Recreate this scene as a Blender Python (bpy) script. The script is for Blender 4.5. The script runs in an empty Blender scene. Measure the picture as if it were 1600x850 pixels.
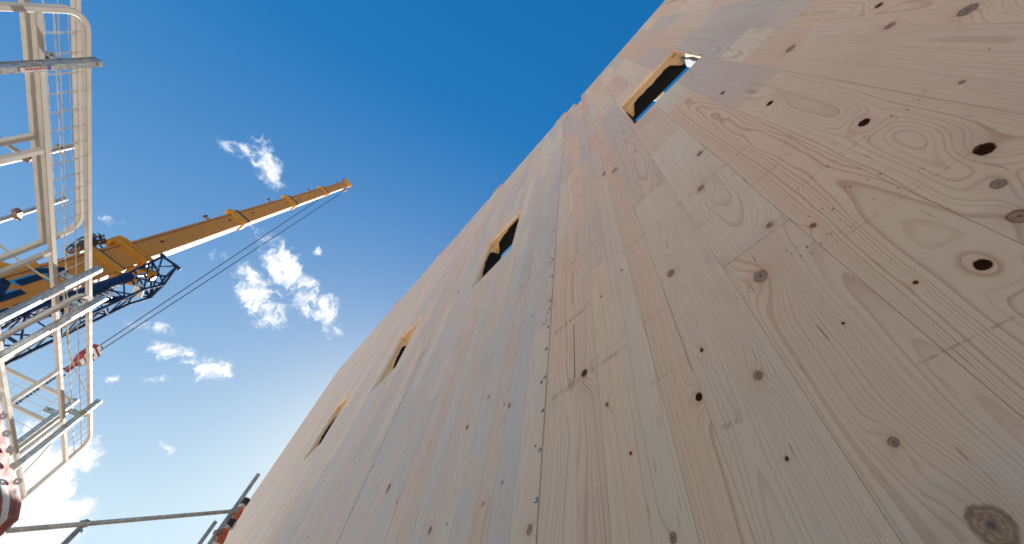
import bpy, bmesh, math, random
from mathutils import Vector, Matrix
from mathutils import noise as nz_
random.seed(7)
S = bpy.context.scene
COL = S.collection
# ------------------------------------------------------------------ camera
H = 1.5                                    # eye height above the ground
RM = Matrix(((0.63932926, 0.62410714, 0.44916409),
             (0.75963869, -0.60319, -0.24312731),
             (0.1191938, 0.49664082, -0.85973294)))
FPX = 649.16
cd = bpy.data.cameras.new('camera'); cam = bpy.data.objects.new('camera', cd); COL.objects.link(cam)
cd.sensor_width = 36.0; cd.lens = 36.0 * FPX / 1600.0; cd.clip_start = 0.02; cd.clip_end = 5000
cam.matrix_world = Matrix.Translation((0, 0, H)) @ RM.to_4x4()
S.camera = cam
S.cycles.filter_width = 1.7
# ------------------------------------------------------------------ light
SUN = Vector((-0.83, 0.235, 0.50)).normalized()          # towards the sun (behind the wall)
EL = math.asin(SUN.z); AZ = math.atan2(SUN.x, SUN.y)
sd = bpy.data.lights.new('sun', 'SUN'); sd.energy = 5.0; sd.angle = math.radians(0.5); sd.color = (1, 0.94, 0.86)
so = bpy.data.objects.new('sun', sd); COL.objects.link(so)
so.rotation_euler = SUN.to_track_quat('Z', 'Y').to_euler()
S.view_settings.view_transform = 'Standard'; S.view_settings.look = 'None'
S.view_settings.gamma = 1; S.view_settings.exposure = 1.45

def ray(px, py):
    return (RM @ Vector(((px - 800) / FPX, -(py - 425) / FPX, -1))).normalized()

class N:
    """tiny helper for node trees"""
    def __init__(s, nt): s.nt = nt
    def new(s, t, **k):
        n = s.nt.nodes.new(t)
        for a, b in k.items(): setattr(n, a, b)
        return n
    def put(s, sock, v):
        if isinstance(v, bpy.types.NodeSocket): s.nt.links.new(v, sock)
        else:
            try: sock.default_value = v
            except Exception: sock.default_value = (v, v, v)
    def m(s, op, *a, clamp=False):
        n = s.new('ShaderNodeMath', operation=op, use_clamp=clamp)
        for i, v in enumerate(a): s.put(n.inputs[i], v)
        return n.outputs[0]
    def v(s, op, *a):
        n = s.new('ShaderNodeVectorMath', operation=op)
        for i, x in enumerate(a):
            if op == 'SCALE' and i == 1: s.put(n.inputs['Scale'], x)
            else: s.put(n.inputs[i], x)
        return n.outputs['Value'] if op in ('DOT_PRODUCT', 'LENGTH', 'DISTANCE') else n.outputs[0]
    def xyz(s, x, y, z):
        n = s.new('ShaderNodeCombineXYZ')
        for i, a in enumerate((x, y, z)): s.put(n.inputs[i], a)
        return n.outputs[0]
    def sep(s, a):
        n = s.new('ShaderNodeSeparateXYZ'); s.put(n.inputs[0], a); return n.outputs
    def noise(s, vec, scale=1, detail=3, rough=.5, dist=0, color=False):
        n = s.new('ShaderNodeTexNoise'); s.put(n.inputs['Vector'], vec)
        n.inputs['Scale'].default_value = scale; n.inputs['Detail'].default_value = detail
        n.inputs['Roughness'].default_value = rough; n.inputs['Distortion'].default_value = dist
        return n.outputs['Color'] if color else n.outputs['Fac']
    def map(s, x, a, b, c=0, d=1, smooth=True):
        n = s.new('ShaderNodeMapRange'); n.interpolation_type = 'SMOOTHSTEP' if smooth else 'LINEAR'
        for i, q in enumerate((x, a, b, c, d)): s.put(n.inputs[i], q)
        return n.outputs[0]
    def mix(s, f, a, b, mode='MIX'):
        n = s.new('ShaderNodeMix', data_type='RGBA', blend_type=mode)
        s.put(n.inputs[0], f)
        for sock, v in ((n.inputs[6], a), (n.inputs[7], b)):
            if isinstance(v, (tuple, list)): sock.default_value = (*v[:3], 1)
            else: s.put(sock, v)
        return n.outputs[2]

# ------------------------------------------------------------------ sky
W = bpy.data.worlds.new('World'); S.world = W; W.use_nodes = True
g = N(W.node_tree)
for n in list(W.node_tree.nodes): W.node_tree.nodes.remove(n)
sky = g.new('ShaderNodeTexSky', sky_type='NISHITA'); sky.sun_disc = False
sky.sun_elevation = EL; sky.sun_rotation = AZ
sky.altitude = 0; sky.air_density = 1.0; sky.dust_density = 0.25; sky.ozone_density = 2.5
hsv = g.new('ShaderNodeHueSaturation')
g.put(hsv.inputs['Color'], sky.outputs[0])
sv = g.new('ShaderNodeSeparateColor', mode='HSV'); g.put(sv.inputs[0], sky.outputs[0])
g.put(hsv.inputs['Saturation'], g.map(sv.outputs[2], 2.5, 8.0, 1.38, .64, False))
skc = g.v('SCALE', g.v('MULTIPLY', hsv.outputs[0], (.95, 1.035, .945)), g.m('POWER', g.m('DIVIDE', g.m('MAXIMUM', sv.outputs[2], .05), 5.0), -.45))
tc = g.new('ShaderNodeTexCoord')
d = g.v('NORMALIZE', tc.outputs['Generated'])
wn = g.noise(d, 5.0, 4, .6, color=True)
wn2 = g.noise(d, 28, 5, .65, color=True)
dw = g.v('ADD', g.v('ADD', d, g.v('SCALE', g.v('SUBTRACT', wn, (.5, .5, .5)), 0.05)), g.v('SCALE', g.v('SUBTRACT', wn2, (.5, .5, .5)), 0.045))
fb = g.noise(g.v('ADD', dw, (3.1, 1.7, .4)), 17, 10, .66, .9)
fb2 = g.noise(dw, 45, 6, .65, .6)
# cloud masses: pixel centre, half sizes, rotation (deg), density
CL = [(372, 228, 24, 12, 20, .72), (420, 250, 18, 34, -15, .86), (400, 465, 24, 48, -25, 1.1), (447, 425, 22, 48, -28, .98),
      (480, 460, 24, 40, -35, .95), (508, 495, 20, 36, -12, .98), (492, 400, 8, 12, 10, .55), (270, 550, 27, 13, 35, .9),
      (322, 580, 30, 17, 35, .88), (62, 765, 58, 62, 0, 1.9), (20, 740, 50, 60, 0, 1.7), (50, 835, 62, 40, 0, 1.6),
      (176, 590, 11, 11, 0, .66), (270, 702, 14, 9, 60, .5), (170, 350, 20, 8, 20, .45), (400, 356, 12, 8, 0, .55),
      (236, 508, 26, 14, 40, .5), (345, 398, 18, 9, 0, .42), (252, 585, 24, 10, 20, .45)]
mask = None
for cx, cy, a, b, rot, dens in CL:
    c = ray(cx, cy); t = math.radians(rot)
    ux = (ray(cx + 1, cy) - c) ; uy = (ray(cx, cy + 1) - c)
    e1 = (ux * math.cos(t) + uy * math.sin(t)); e2 = (-ux * math.sin(t) + uy * math.cos(t))
    e1 = e1 / e1.length_squared / a; e2 = e2 / e2.length_squared / b
    dl = g.v('SUBTRACT', dw, tuple(c))
    p = g.v('DOT_PRODUCT', dl, tuple(e1)); q = g.v('DOT_PRODUCT', dl, tuple(e2)); r_ = g.v('DOT_PRODUCT', dl, tuple(c * 3))
    rr = g.m('ADD', g.m('ADD', g.m('MULTIPLY', p, p), g.m('MULTIPLY', q, q)), g.m('MULTIPLY', r_, r_))
    bl = g.m('MULTIPLY', g.m('EXPONENT', g.m('MULTIPLY', rr, -0.75)), dens)
    mask = bl if mask is None else g.m('MAXIMUM', mask, bl)
dn = g.m('ADD', g.m('MULTIPLY', fb, 2.9), g.m('MULTIPLY', fb2, 1.5))
cv = g.m('SUBTRACT', g.m('ADD', g.m('MULTIPLY', mask, 1.0), dn), 2.42)
alpha = g.m('MULTIPLY', g.map(cv, 0.0, 0.85), g.map(mask, .06, .4))
ccol = g.mix(g.map(cv, .1, .8), (5.7, 6.2, 6.8), (7.3, 7.4, 7.6))
out = g.mix(alpha, skc, ccol)
bg = g.new('ShaderNodeBackground'); g.put(bg.inputs['Color'], out); bg.inputs['Strength'].default_value = 0.057
wo = g.new('ShaderNodeOutputWorld'); W.node_tree.links.new(bg.outputs[0], wo.inputs[0])

# ------------------------------------------------------------------ materials
def mat(name, col, rough=.6, metal=0, var=.12, scale=20, bump=.0, stretch=(1, 1, 1), coat=0, dirt=None, spec=.5):
    m = bpy.data.materials.new(name); m.use_nodes = True; q = N(m.node_tree)
    b = m.node_tree.nodes['Principled BSDF']
    tc = q.new('ShaderNodeTexCoord'); p = q.v('MULTIPLY', tc.outputs['Object'], stretch)
    nz = q.noise(p, scale, 5, .6)
    f = q.map(nz, .3, .7)
    c = q.mix(f, tuple(x * (1 - var) for x in col), tuple(min(1, x * (1 + var)) for x in col))
    if dirt:
        dm = q.map(q.noise(p, scale * .35, 6, .7), .56, .72, 0, dirt[1])
        c = q.mix(dm, c, dirt[0])
    q.put(b.inputs['Base Color'], c); b.inputs['Roughness'].default_value = rough; b.inputs['Metallic'].default_value = metal
    b.inputs['Coat Weight'].default_value = coat; b.inputs['Specular IOR Level'].default_value = spec
    q.put(b.inputs['Roughness'], q.map(nz, .3, .7, rough * .85, min(1, rough * 1.15)))
    if bump:
        bn = q.new('ShaderNodeBump'); bn.inputs['Strength'].default_value = bump; bn.inputs['Distance'].default_value = .004
        q.put(bn.inputs['Height'], q.noise(p, scale * 3, 4, .6)); q.put(b.inputs['Normal'], bn.outputs[0])
    return m

def wood_material():
    m = bpy.data.materials.new('spruce_board'); m.use_nodes = True; q = N(m.node_tree)
    b = m.node_tree.nodes['Principled BSDF']
    P = q.sep(q.new('ShaderNodeNewGeometry').outputs['Position']); x, z = P[0], P[2]
    def at(nm):
        a = q.new('ShaderNodeAttribute', attribute_type='OBJECT', attribute_name=nm); return a
    A = q.sep(at('board_a').outputs['Vector'])       # centre x, centre z, seed
    Bq = q.sep(at('board_b').outputs['Vector'])      # pith offset, pith depth, tilt
    T = q.sep(at('board_c').outputs['Vector'])       # tone, blue stain with painted-in sky sheen, ring contrast
    seed = A[2]
    xl = q.m('SUBTRACT', x, A[0]); zl = q.m('SUBTRACT', z, A[1])
    # slow wander of the grain along the board
    w1 = q.m('SUBTRACT', q.noise(q.xyz(q.m('MULTIPLY', x, 2.2), seed, q.m('MULTIPLY', z, .4)), 1, 2, .5), .5)
    w2 = q.m('SUBTRACT', q.noise(q.xyz(q.m('MULTIPLY', x, 9), q.m('ADD', seed, 5.5), q.m('MULTIPLY', z, 1.5)), 1, 3, .55), .5)
    xx = q.m('ADD', xl, q.m('ADD', q.m('MULTIPLY', w1, .16), q.m('MULTIPLY', w2, .022)))
    w3 = q.m('SUBTRACT', q.noise(q.xyz(seed, q.m('MULTIPLY', x, 1.5), q.m('MULTIPLY', z, .6)), 1, 3, .5), .5)
    h = q.m('ADD', Bq[1], q.m('ADD', q.m('MULTIPLY', zl, Bq[2]), q.m('MULTIPLY', w3, .13)))
    dx = q.m('SUBTRACT', xx, Bq[0])
    r = q.m('SQRT', q.m('ADD', q.m('MULTIPLY', dx, dx), q.m('MULTIPLY', h, h)))
    core = None; halo = None; dark = None; qk_all = None
    wob = q.m('MULTIPLY', q.m('SUBTRACT', q.noise(q.xyz(q.m('MULTIPLY', x, 40), seed, q.m('MULTIPLY', z, 40)), 1.6, 4, .65), .5), .6)
    for i in range(5):
        a = at('knot_%d' % i); K = q.sep(a.outputs['Vector']); kd = a.outputs['Alpha']
        kx = q.m('SUBTRACT', x, K[0]); kz = q.m('SUBTRACT', z, K[1]); kr = K[2]
        ix = q.m('DIVIDE', kx, kr); iz = q.m('DIVIDE', kz, kr)
        flow = q.m('ADD', q.m('MULTIPLY', ix, ix), q.m('MULTIPLY', q.m('MULTIPLY', iz, iz), .20))
        bump = q.m('EXPONENT', q.m('MULTIPLY', flow, -.13))
        r = q.m('ADD', r, q.m('MULTIPLY', q.m('MULTIPLY', kr, 2.3), bump))
        d2 = q.m('ADD', q.m('SQRT', q.m('ADD', q.m('MULTIPLY', ix, ix), q.m('MULTIPLY', q.m('MULTIPLY', iz, iz), .62))), wob)
        c_ = q.map(d2, 1.16, .86); hl = q.m('EXPONENT', q.m('MULTIPLY', q.m('MULTIPLY', d2, d2), -.28))
        dk = q.m('MULTIPLY', c_, kd)
        core = c_ if core is None else q.m('MAXIMUM', core, c_)
        halo = hl if halo is None else q.m('MAXIMUM', halo, hl)
        dark = dk if dark is None else q.m('MAXIMUM', dark, dk)
        qk_all = d2 if qk_all is None else q.m('MINIMUM', qk_all, d2)
    ring = q.m('MULTIPLY', r, 1 / .0095)
    ring = q.m('ADD', ring, q.m('MULTIPLY', q.noise(q.xyz(q.m('MULTIPLY', r, 25), seed, 0), 1, 2), 5))
    fr = q.m('FRACT', ring); fl = q.m('FLOOR', ring)
    wnn = q.new('ShaderNodeTexWhiteNoise', noise_dimensions='2D'); q.put(wnn.inputs['Vector'], q.xyz(fl, seed, 0))
    late = q.m('MULTIPLY', q.map(fr, .48, .9), q.map(fr, 1.0, .9))
    late = q.m('MULTIPLY', late, q.map(wnn.outputs['Value'], 0, 1, .35, 1, False))
    # fine fibre and streaks
    fib = q.noise(q.xyz(q.m('MULTIPLY', xx, 420), seed, q.m('MULTIPLY', z, 5)), 1, 3, .6)
    strk = q.noise(q.xyz(q.m('MULTIPLY', xx, 16), seed, q.m('MULTIPLY', z, .45)), 1, 4, .55)
    strk2 = q.noise(q.xyz(q.m('MULTIPLY', xx, 5), q.m('ADD', seed, 9), q.m('MULTIPLY', z, .9)), 1, 3, .6)
    cream = (.76, .52, .325); pink = (.665, .425, .285); grey = (.54, .505, .465)
    fj = q.m('FLOOR', q.m('ADD', q.m('MULTIPLY', z, .62), q.m('MULTIPLY', seed, 7.3)))
    fw = q.new('ShaderNodeTexWhiteNoise', noise_dimensions='2D'); q.put(fw.inputs['Vector'], q.xyz(fj, seed, 0))
    fc = q.sep(fw.outputs['Color']); famt = q.map(z, H + 1.8, H + 3.2, .35, 1)
    base = q.mix(q.m('ADD', T[0], q.m('MULTIPLY', q.m('SUBTRACT', strk, .5), .9), clamp=True), pink, cream)
    base = q.mix(q.m('MULTIPLY', q.map(strk2, .25, .75, .5, 1), T[1]), base, grey)
    base = q.mix(q.m('MULTIPLY', q.map(fc[0], .45, .95), q.m('MULTIPLY', famt, .6)), base, q.mix(fc[2], (.50, .435, .395), (.49, .45, .42)))
    base = q.mix(q.m('MULTIPLY', q.map(fc[1], .6, 1), q.m('MULTIPLY', famt, .55)), base, (.74, .60, .44))
    lat = q.m('MULTIPLY', late, T[2])
    c = q.mix(lat, base, q.mix(1.0, base, (.70, .58, .50), 'MULTIPLY'))
    c = q.mix(q.map(fib, .45, .75, 0, .16), c, q.mix(1.0, c, (.74, .67, .6), 'MULTIPLY'))
    # dashes of resin / planer dirt
    dsh = q.noise(q.xyz(q.m('MULTIPLY', x, 95), seed, q.m('MULTIPLY', z, 7)), 1, 2, .5)
    c = q.mix(q.map(dsh, .70, .78, 0, .6), c, (.20, .115, .07))
    # tiny pin knots far up the wall
    pv = q.new('ShaderNodeTexVoronoi'); q.put(pv.inputs['Vector'], q.xyz(q.m('MULTIPLY', x, 2.1), seed, q.m('MULTIPLY', z, 1.15))); pv.inputs['Scale'].default_value = 1.0
    pk = q.m('MULTIPLY', q.map(pv.outputs['Distance'], .040, .016), q.map(q.sep(pv.outputs['Color'])[0], .3, .35))
    c = q.mix(q.m('MULTIPLY', pk, .85), c, (.10, .055, .035))
    # knots
    c = q.mix(q.m('MULTIPLY', halo, .55), c, q.mix(1.0, c, (.84, .64, .44), 'MULTIPLY'))
    kring = q.map(q.m('SINE', q.m('MULTIPLY', qk_all, 26)), -1, 1)
    kc = q.mix(kring, (.40, .235, .13), (.29, .16, .085))
    kc = q.mix(q.map(q.noise(q.xyz(q.m('MULTIPLY', x, 160), seed, q.m('MULTIPLY', z, 160)), 1, 3, .6), .42, .66, 0, .55), kc, (.16, .085, .045))
    kc = q.mix(q.m('MULTIPLY', q.map(qk_all, .74, .95), q.map(dark, .2, .55, .35, 1)), kc, (.075, .04, .025))
    kc = q.mix(q.map(qk_all, .32, .12), kc, (.12, .07, .045))
    kc = q.mix(q.map(dark, .72, .98), kc, q.mix(q.map(wob, -.1, .12), (.045, .016, .008), (.012, .008, .006)))
    c = q.mix(core, c, kc)
    sm = q.noise(q.xyz(q.m('MULTIPLY', x, 2.6), 4.0, q.m('MULTIPLY', z, 1.5)), 1, 7, .72)
    c = q.mix(q.map(sm, .52, .70, 0, .30), c, q.mix(1.0, c, (.66, .56, .47), 'MULTIPLY'))
    sm2 = q.noise(q.xyz(q.m('ADD', q.m('MULTIPLY', x, 9), q.m('MULTIPLY', z, 4)), 14.0, q.m('MULTIPLY', z, 22)), 1, 5, .7)
    c = q.mix(q.m('MULTIPLY', q.map(sm2, .64, .74), q.map(sm, .45, .6, 0, .45)), c, (.34, .22, .14))
    # scuffs: strap lines across the wall and brown handling marks
    scn = q.noise(q.xyz(q.m('MULTIPLY', x, 55), 3.0, q.m('MULTIPLY', z, 9)), 1, 4, .7)
    scl = q.noise(q.xyz(q.m('MULTIPLY', x, 2.0), 8.0, q.m('MULTIPLY', z, .3)), 1, 2, .5)
    tot = None
    for z0, hw, x0, x1, st in ((1.25, .004, 0.04, .5, .5), (1.275, .003, -.2, .6, .35), (.775, .004, -.02, .4, .55), (1.44, .022, -1.16, -.70, .55),
                               (1.50, .006, -.9, -.3, .5), (1.95, .02, -1.16, -.9, .9), (1.84, .006, -.9, -.3, .45), (1.86, .012, -.2, .3, .35), (1.62, .003, .0, .9, .5),
                               (3.02, .02, -2.6, -1.4, .4), (2.2, .02, -.6, .2, .35), (2.62, .03, -1.1, -.2, .35), (.86, .012, -.42, -.36, .5), (1.16, .01, -.62, -.5, .4)):
        dz = q.m('ABSOLUTE', q.m('SUBTRACT', z, z0 + H))
        dz = q.m('ADD', dz, q.m('MULTIPLY', q.m('SUBTRACT', scl, .5), hw * 1.5))
        k = q.m('MULTIPLY', q.map(dz, hw, hw * .5), q.m('MULTIPLY', q.map(x, x0 - .02, x0 + .01), q.map(x, x1 + .04, x1 - .02)))
        k = q.m('MULTIPLY', k, st); tot = k if tot is None else q.m('MAXIMUM', tot, k)
    c = q.mix(q.m('MULTIPLY', tot, q.map(scn, .42, .62, .0, 1)), c, (.30, .185, .115))
    q.put(b.inputs['Base Color'], c)
    q.put(b.inputs['Roughness'], q.map(dark, .5, .9, .5, 1)); q.put(b.inputs['Specular IOR Level'], q.map(dark, .5, .9, .5, 0))
    bn = q.new('ShaderNodeBump'); bn.inputs['Strength'].default_value = .35; bn.inputs['Distance'].default_value = .0012
    hh = q.m('ADD', q.m('MULTIPLY', late, .5), q.m('MULTIPLY', fib, .35))
    hh = q.m('SUBTRACT', hh, q.m('MULTIPLY', q.map(dark, .6, .95), 5))
    q.put(bn.inputs['Height'], hh); q.put(b.inputs['Normal'], bn.outputs[0])
    return m

def core_material():
    m = bpy.data.materials.new('clt_core'); m.use_nodes = True; q = N(m.node_tree); b = m.node_tree.nodes['Principled BSDF']
    P = q.sep(q.new('ShaderNodeNewGeometry').outputs['Position'])
    lay = q.m('MULTIPLY', q.m('SUBTRACT', P[1], 1.0), 1 / .04); li = q.m('FLOOR', lay); lf = q.m('FRACT', lay)
    wn_ = q.new('ShaderNodeTexWhiteNoise', noise_dimensions='1D'); q.put(wn_.inputs['W'], li)
    gr = q.noise(q.xyz(q.m('MULTIPLY', P[0], 3), q.m('MULTIPLY', P[1], 160), q.m('MULTIPLY', P[2], 3)), 1, 4, .6)
    c = q.mix(wn_.outputs['Value'], (.47, .315, .175), (.56, .40, .24))
    c = q.mix(q.map(gr, .4, .7, 0, .6), c, (.36, .22, .115))
    c = q.mix(q.map(q.m('ABSOLUTE', q.m('SUBTRACT', lf, .5)), .46, .5, 0, .6), c, (.22, .12, .06))
    kn = q.new('ShaderNodeTexVoronoi'); q.put(kn.inputs['Vector'], q.xyz(q.m('MULTIPLY', P[0], 5), q.m('MULTIPLY', P[1], 14), q.m('MULTIPLY', P[2], 5)))
    kn.inputs['Scale'].default_value = 1
    c = q.mix(q.map(kn.outputs['Distance'], .14, .08), c, (.16, .075, .035))
    q.put(b.inputs['Base Color'], c); b.inputs['Roughness'].default_value = .7
    return m

M_WOOD = wood_material(); M_CORE = core_material()
M_MEMB = mat('black_membrane', (.006, .0065, .008), .9, var=.4, scale=30, bump=.5, spec=.1)
M_FOIL = mat('grey_tape', (.13, .15, .175), .45, var=.2, scale=20, bump=.4)
M_WHITE = mat('white_painted_steel', (.63, .59, .54), .6, spec=.25, var=.05, scale=14, bump=.1, dirt=((.36, .27, .2), .45))
M_GALV = mat('galvanised_steel', (.42, .44, .44), .42, metal=.75, var=.28, scale=45, bump=.15, dirt=((.16, .15, .14), .5))
M_DARK = mat('dark_slot', (.05, .05, .05), .7)
M_TUBE = mat('scaffold_tube_steel', (.56, .52, .48), .5, metal=.25, var=.25, scale=25, dirt=((.20, .10, .07), .5))
M_RUST = mat('rusty_clamp', (.22, .15, .12), .55, metal=.5, var=.4, scale=60, dirt=((.35, .08, .05), .6))
M_CRANE = mat('ochre_crane_paint', (.52, .215, .04), .6, spec=.2, var=.06, scale=3, dirt=((.16, .09, .04), .25), stretch=(1, 1, 1))
M_CRANEO = mat('orange_crane_paint', (.56, .25, .018), .5, var=.08, scale=6, spec=.3)
M_FLANKSUN = mat('painted_sun_crane_flank', (.52, .49, .44), .75, var=.05, scale=3, spec=.1)  # pale tone standing for sun glare on the ochre boom paint
M_NAVY = mat('navy_paint', (.012, .035, .095), .8, var=.2, scale=8, spec=.12)
M_CYAN = mat('cyan_paint', (.03, .27, .50), .4, var=.06)
M_NAVYT = mat('navy_lettering', (.010, .018, .04), .4, var=.1)
M_BLACK = mat('black_machine_paint', (.015, .015, .017), .4, var=.4, scale=30)
M_RED = mat('dark_red_paint', (.26, .02, .03), .45, var=.2, scale=20)
M_WPAINT = mat('white_paint', (.78, .77, .74), .45, var=.06)
M_ROPE = mat('steel_wire_rope', (.05, .055, .07), .5, metal=.4)
M_TAG = mat('yellow_brown_cord', (.42, .30, .10), .8, var=.3, scale=60)
M_STICK = mat('sticker_white', (.72, .71, .70), .5, var=.05)
M_STRED = mat('sticker_red', (.55, .05, .05), .5); M_STBLU = mat('sticker_blue', (.04, .08, .35), .5)
M_SHEET = mat('red_sheeting', (.33, .10, .075), .6, var=.5, scale=7, bump=.8, spec=.3, dirt=((.50, .40, .36), .6))
M_SHWH = mat('white_sheet_band', (.74, .73, .71), .45, var=.1, scale=6, bump=.5, dirt=((.45, .38, .34), .4))
M_NET = mat('orange_red_netting', (.62, .11, .045), .5, var=.3, scale=30, dirt=((.72, .62, .5), .7))
M_CONC = mat('concrete', (.50, .48, .44), .85, var=.12, scale=3, bump=.4)
M_GROUND = mat('crushed_stone_ground', (.64, .53, .40), .9, var=.2, scale=1.2, bump=.6)
M_ZINC = mat('zinc_screw', (.42, .50, .58), .3, metal=.8, var=.15)
M_HOLE = mat('nail_hole', (.06, .035, .025), .8)
M_TENT = mat('tan_end_strip', (.60, .33, .20), .7, var=.15, scale=12)

# ------------------------------------------------------------------ mesh helpers
class MB:
    def __init__(s): s.v = []; s.f = []
    def add(s, vs, fs):
        o = len(s.v); s.v += [tuple(p) for p in vs]; s.f += [tuple(i + o for i in q) for q in fs]; return s
    def box(s, a, b):
        (x0, y0, z0), (x1, y1, z1) = a, b
        return s.add([(x0, y0, z0), (x1, y0, z0), (x1, y1, z0), (x0, y1, z0), (x0, y0, z1), (x1, y0, z1), (x1, y1, z1), (x0, y1, z1)],
                     [(0, 3, 2, 1), (4, 5, 6, 7), (0, 1, 5, 4), (1, 2, 6, 5), (2, 3, 7, 6), (3, 0, 4, 7)])
    def obox(s, c, ax, ay, az):                 # centre and three half axes
        c, ax, ay, az = map(Vector, (c, ax, ay, az))
        if ax.cross(ay).dot(az) < 0: ax = -ax
        vs = [c + i * ax + j * ay + k * az for k in (-1, 1) for (i, j) in ((-1, -1), (1, -1), (1, 1), (-1, 1))]
        return s.add(vs, [(0, 3, 2, 1), (4, 5, 6, 7), (0, 1, 5, 4), (1, 2, 6, 5), (2, 3, 7, 6), (3, 0, 4, 7)])
    def cbox(s, a, b, c=.0012):                 # board: front edges (towards -y) chamfered
        (x0, y0, z0), (x1, y1, z1) = a, b
        return s.add([(x0, y1, z0), (x1, y1, z0), (x1, y1, z1), (x0, y1, z1),
                      (x0, y0 + c, z0), (x1, y0 + c, z0), (x1, y0 + c, z1), (x0, y0 + c, z1),
                      (x0 + c, y0, z0 + c), (x1 - c, y0, z0 + c), (x1 - c, y0, z1 - c), (x0 + c, y0, z1 - c)],
                     [(0, 3, 2, 1)[::-1][::-1], (8, 9, 10, 11), (4, 5, 9, 8), (5, 6, 10, 9), (6, 7, 11, 10), (7, 4, 8, 11),
                      (0, 1, 5, 4), (1, 2, 6, 5), (2, 3, 7, 6), (3, 0, 4, 7)])
    def tube(s, pts, r, n=10, cap=True, rot=0):
        pts = [Vector(p) for p in pts]; rings = []; o = len(s.v); prev = None
        for i, p in enumerate(pts):
            t = (pts[min(i + 1, len(pts) - 1)] - pts[max(i - 1, 0)]).normalized()
            if prev is None:
                u = t.orthogonal().normalized() if abs(t.z) > .99 else Vector((0, 0, 1)).cross(t).normalized()
            else: u = (prev - t * prev.dot(t)).normalized()
            prev = u; w = t.cross(u); rr = r[i] if isinstance(r, (list, tuple)) else r
            for k in range(n):
                a = 2 * math.pi * k / n + rot; s.v.append(tuple(p + u * math.cos(a) * rr + w * math.sin(a) * rr))
        for i in range(len(pts) - 1):
            for k in range(n):
                a = o + i * n + k; b = o + i * n + (k + 1) % n; s.f.append((a, b, b + n, a + n))
        if cap:
            s.f.append(tuple(o + k for k in range(n))[::-1]); s.f.append(tuple(o + (len(pts) - 1) * n + k for k in range(n)))
        return s
    def sweep(s, pts, nrm, a, b):               # rectangular section swept along a planar path
        pts = [Vector(p) for p in pts]; nrm = Vector(nrm).normalized(); o = len(s.v)
        for i, p in enumerate(pts):
            d0 = (pts[i] - pts[i - 1]).normalized() if i else None
            d1 = (pts[i + 1] - pts[i]).normalized() if i < len(pts) - 1 else None
            t = ((d0 or d1) + (d1 or d0)).normalized(); u = nrm.cross(t).normalized()
            sc = 1 / max(.5, t.dot(d1 or d0))
            c = .16 * min(a, b)
            for (i2, j) in ((-a, -b + c), (-a + c, -b), (a - c, -b), (a, -b + c), (a, b - c), (a - c, b), (-a + c, b), (-a, b - c)):
                s.v.append(tuple(p + nrm * i2 + u * j * sc))
        n = 8
        for i in range(len(pts) - 1):
            for k in range(n):
                q = o + i * n + k; w = o + i * n + (k + 1) % n; s.f.append((q, w, w + n, q + n))
        s.f.append(tuple(o + k for k in range(n))[::-1]); s.f.append(tuple(o + (len(pts) - 1) * n + k for k in range(n)))
        return s
    def build(s, name, m, parent=None, smooth=False, label=None, loc=None):
        me = bpy.data.meshes.new(name); me.from_pydata(s.v, [], s.f); me.materials.append(m); me.update()
        bm = bmesh.new(); bm.from_mesh(me); bmesh.ops.recalc_face_normals(bm, faces=bm.faces); bm.to_mesh(me); bm.free()
        if smooth:
            for p in me.polygons: p.use_smooth = True
            me.set_sharp_from_angle(angle=math.radians(40))
        o = bpy.data.objects.new(name, me); COL.objects.link(o)
        if parent is not None: o.parent = parent
        if label: o['label'] = label
        return o

def thing(name, label, cat, group=None):
    o = bpy.data.objects.new(name, None); COL.objects.link(o); o['label'] = label; o['category'] = cat; o.empty_display_size = .2
    if group: o['group'] = group
    return o
def tag(o, label, cat, group=None):
    o['label'] = label; o['category'] = cat
    if group: o['group'] = group
    return o
def G(x, y, z): return Vector((x, y, z + H))           # eye-relative -> world

# ------------------------------------------------------------------ ground
gr = MB().add([(-1500, -1500, 0), (1500, -1500, 0), (1500, 1500, 0), (-1500, 1500, 0)], [(0, 1, 2, 3)]).build('ground', M_GROUND); gr['kind'] = 'structure'

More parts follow.
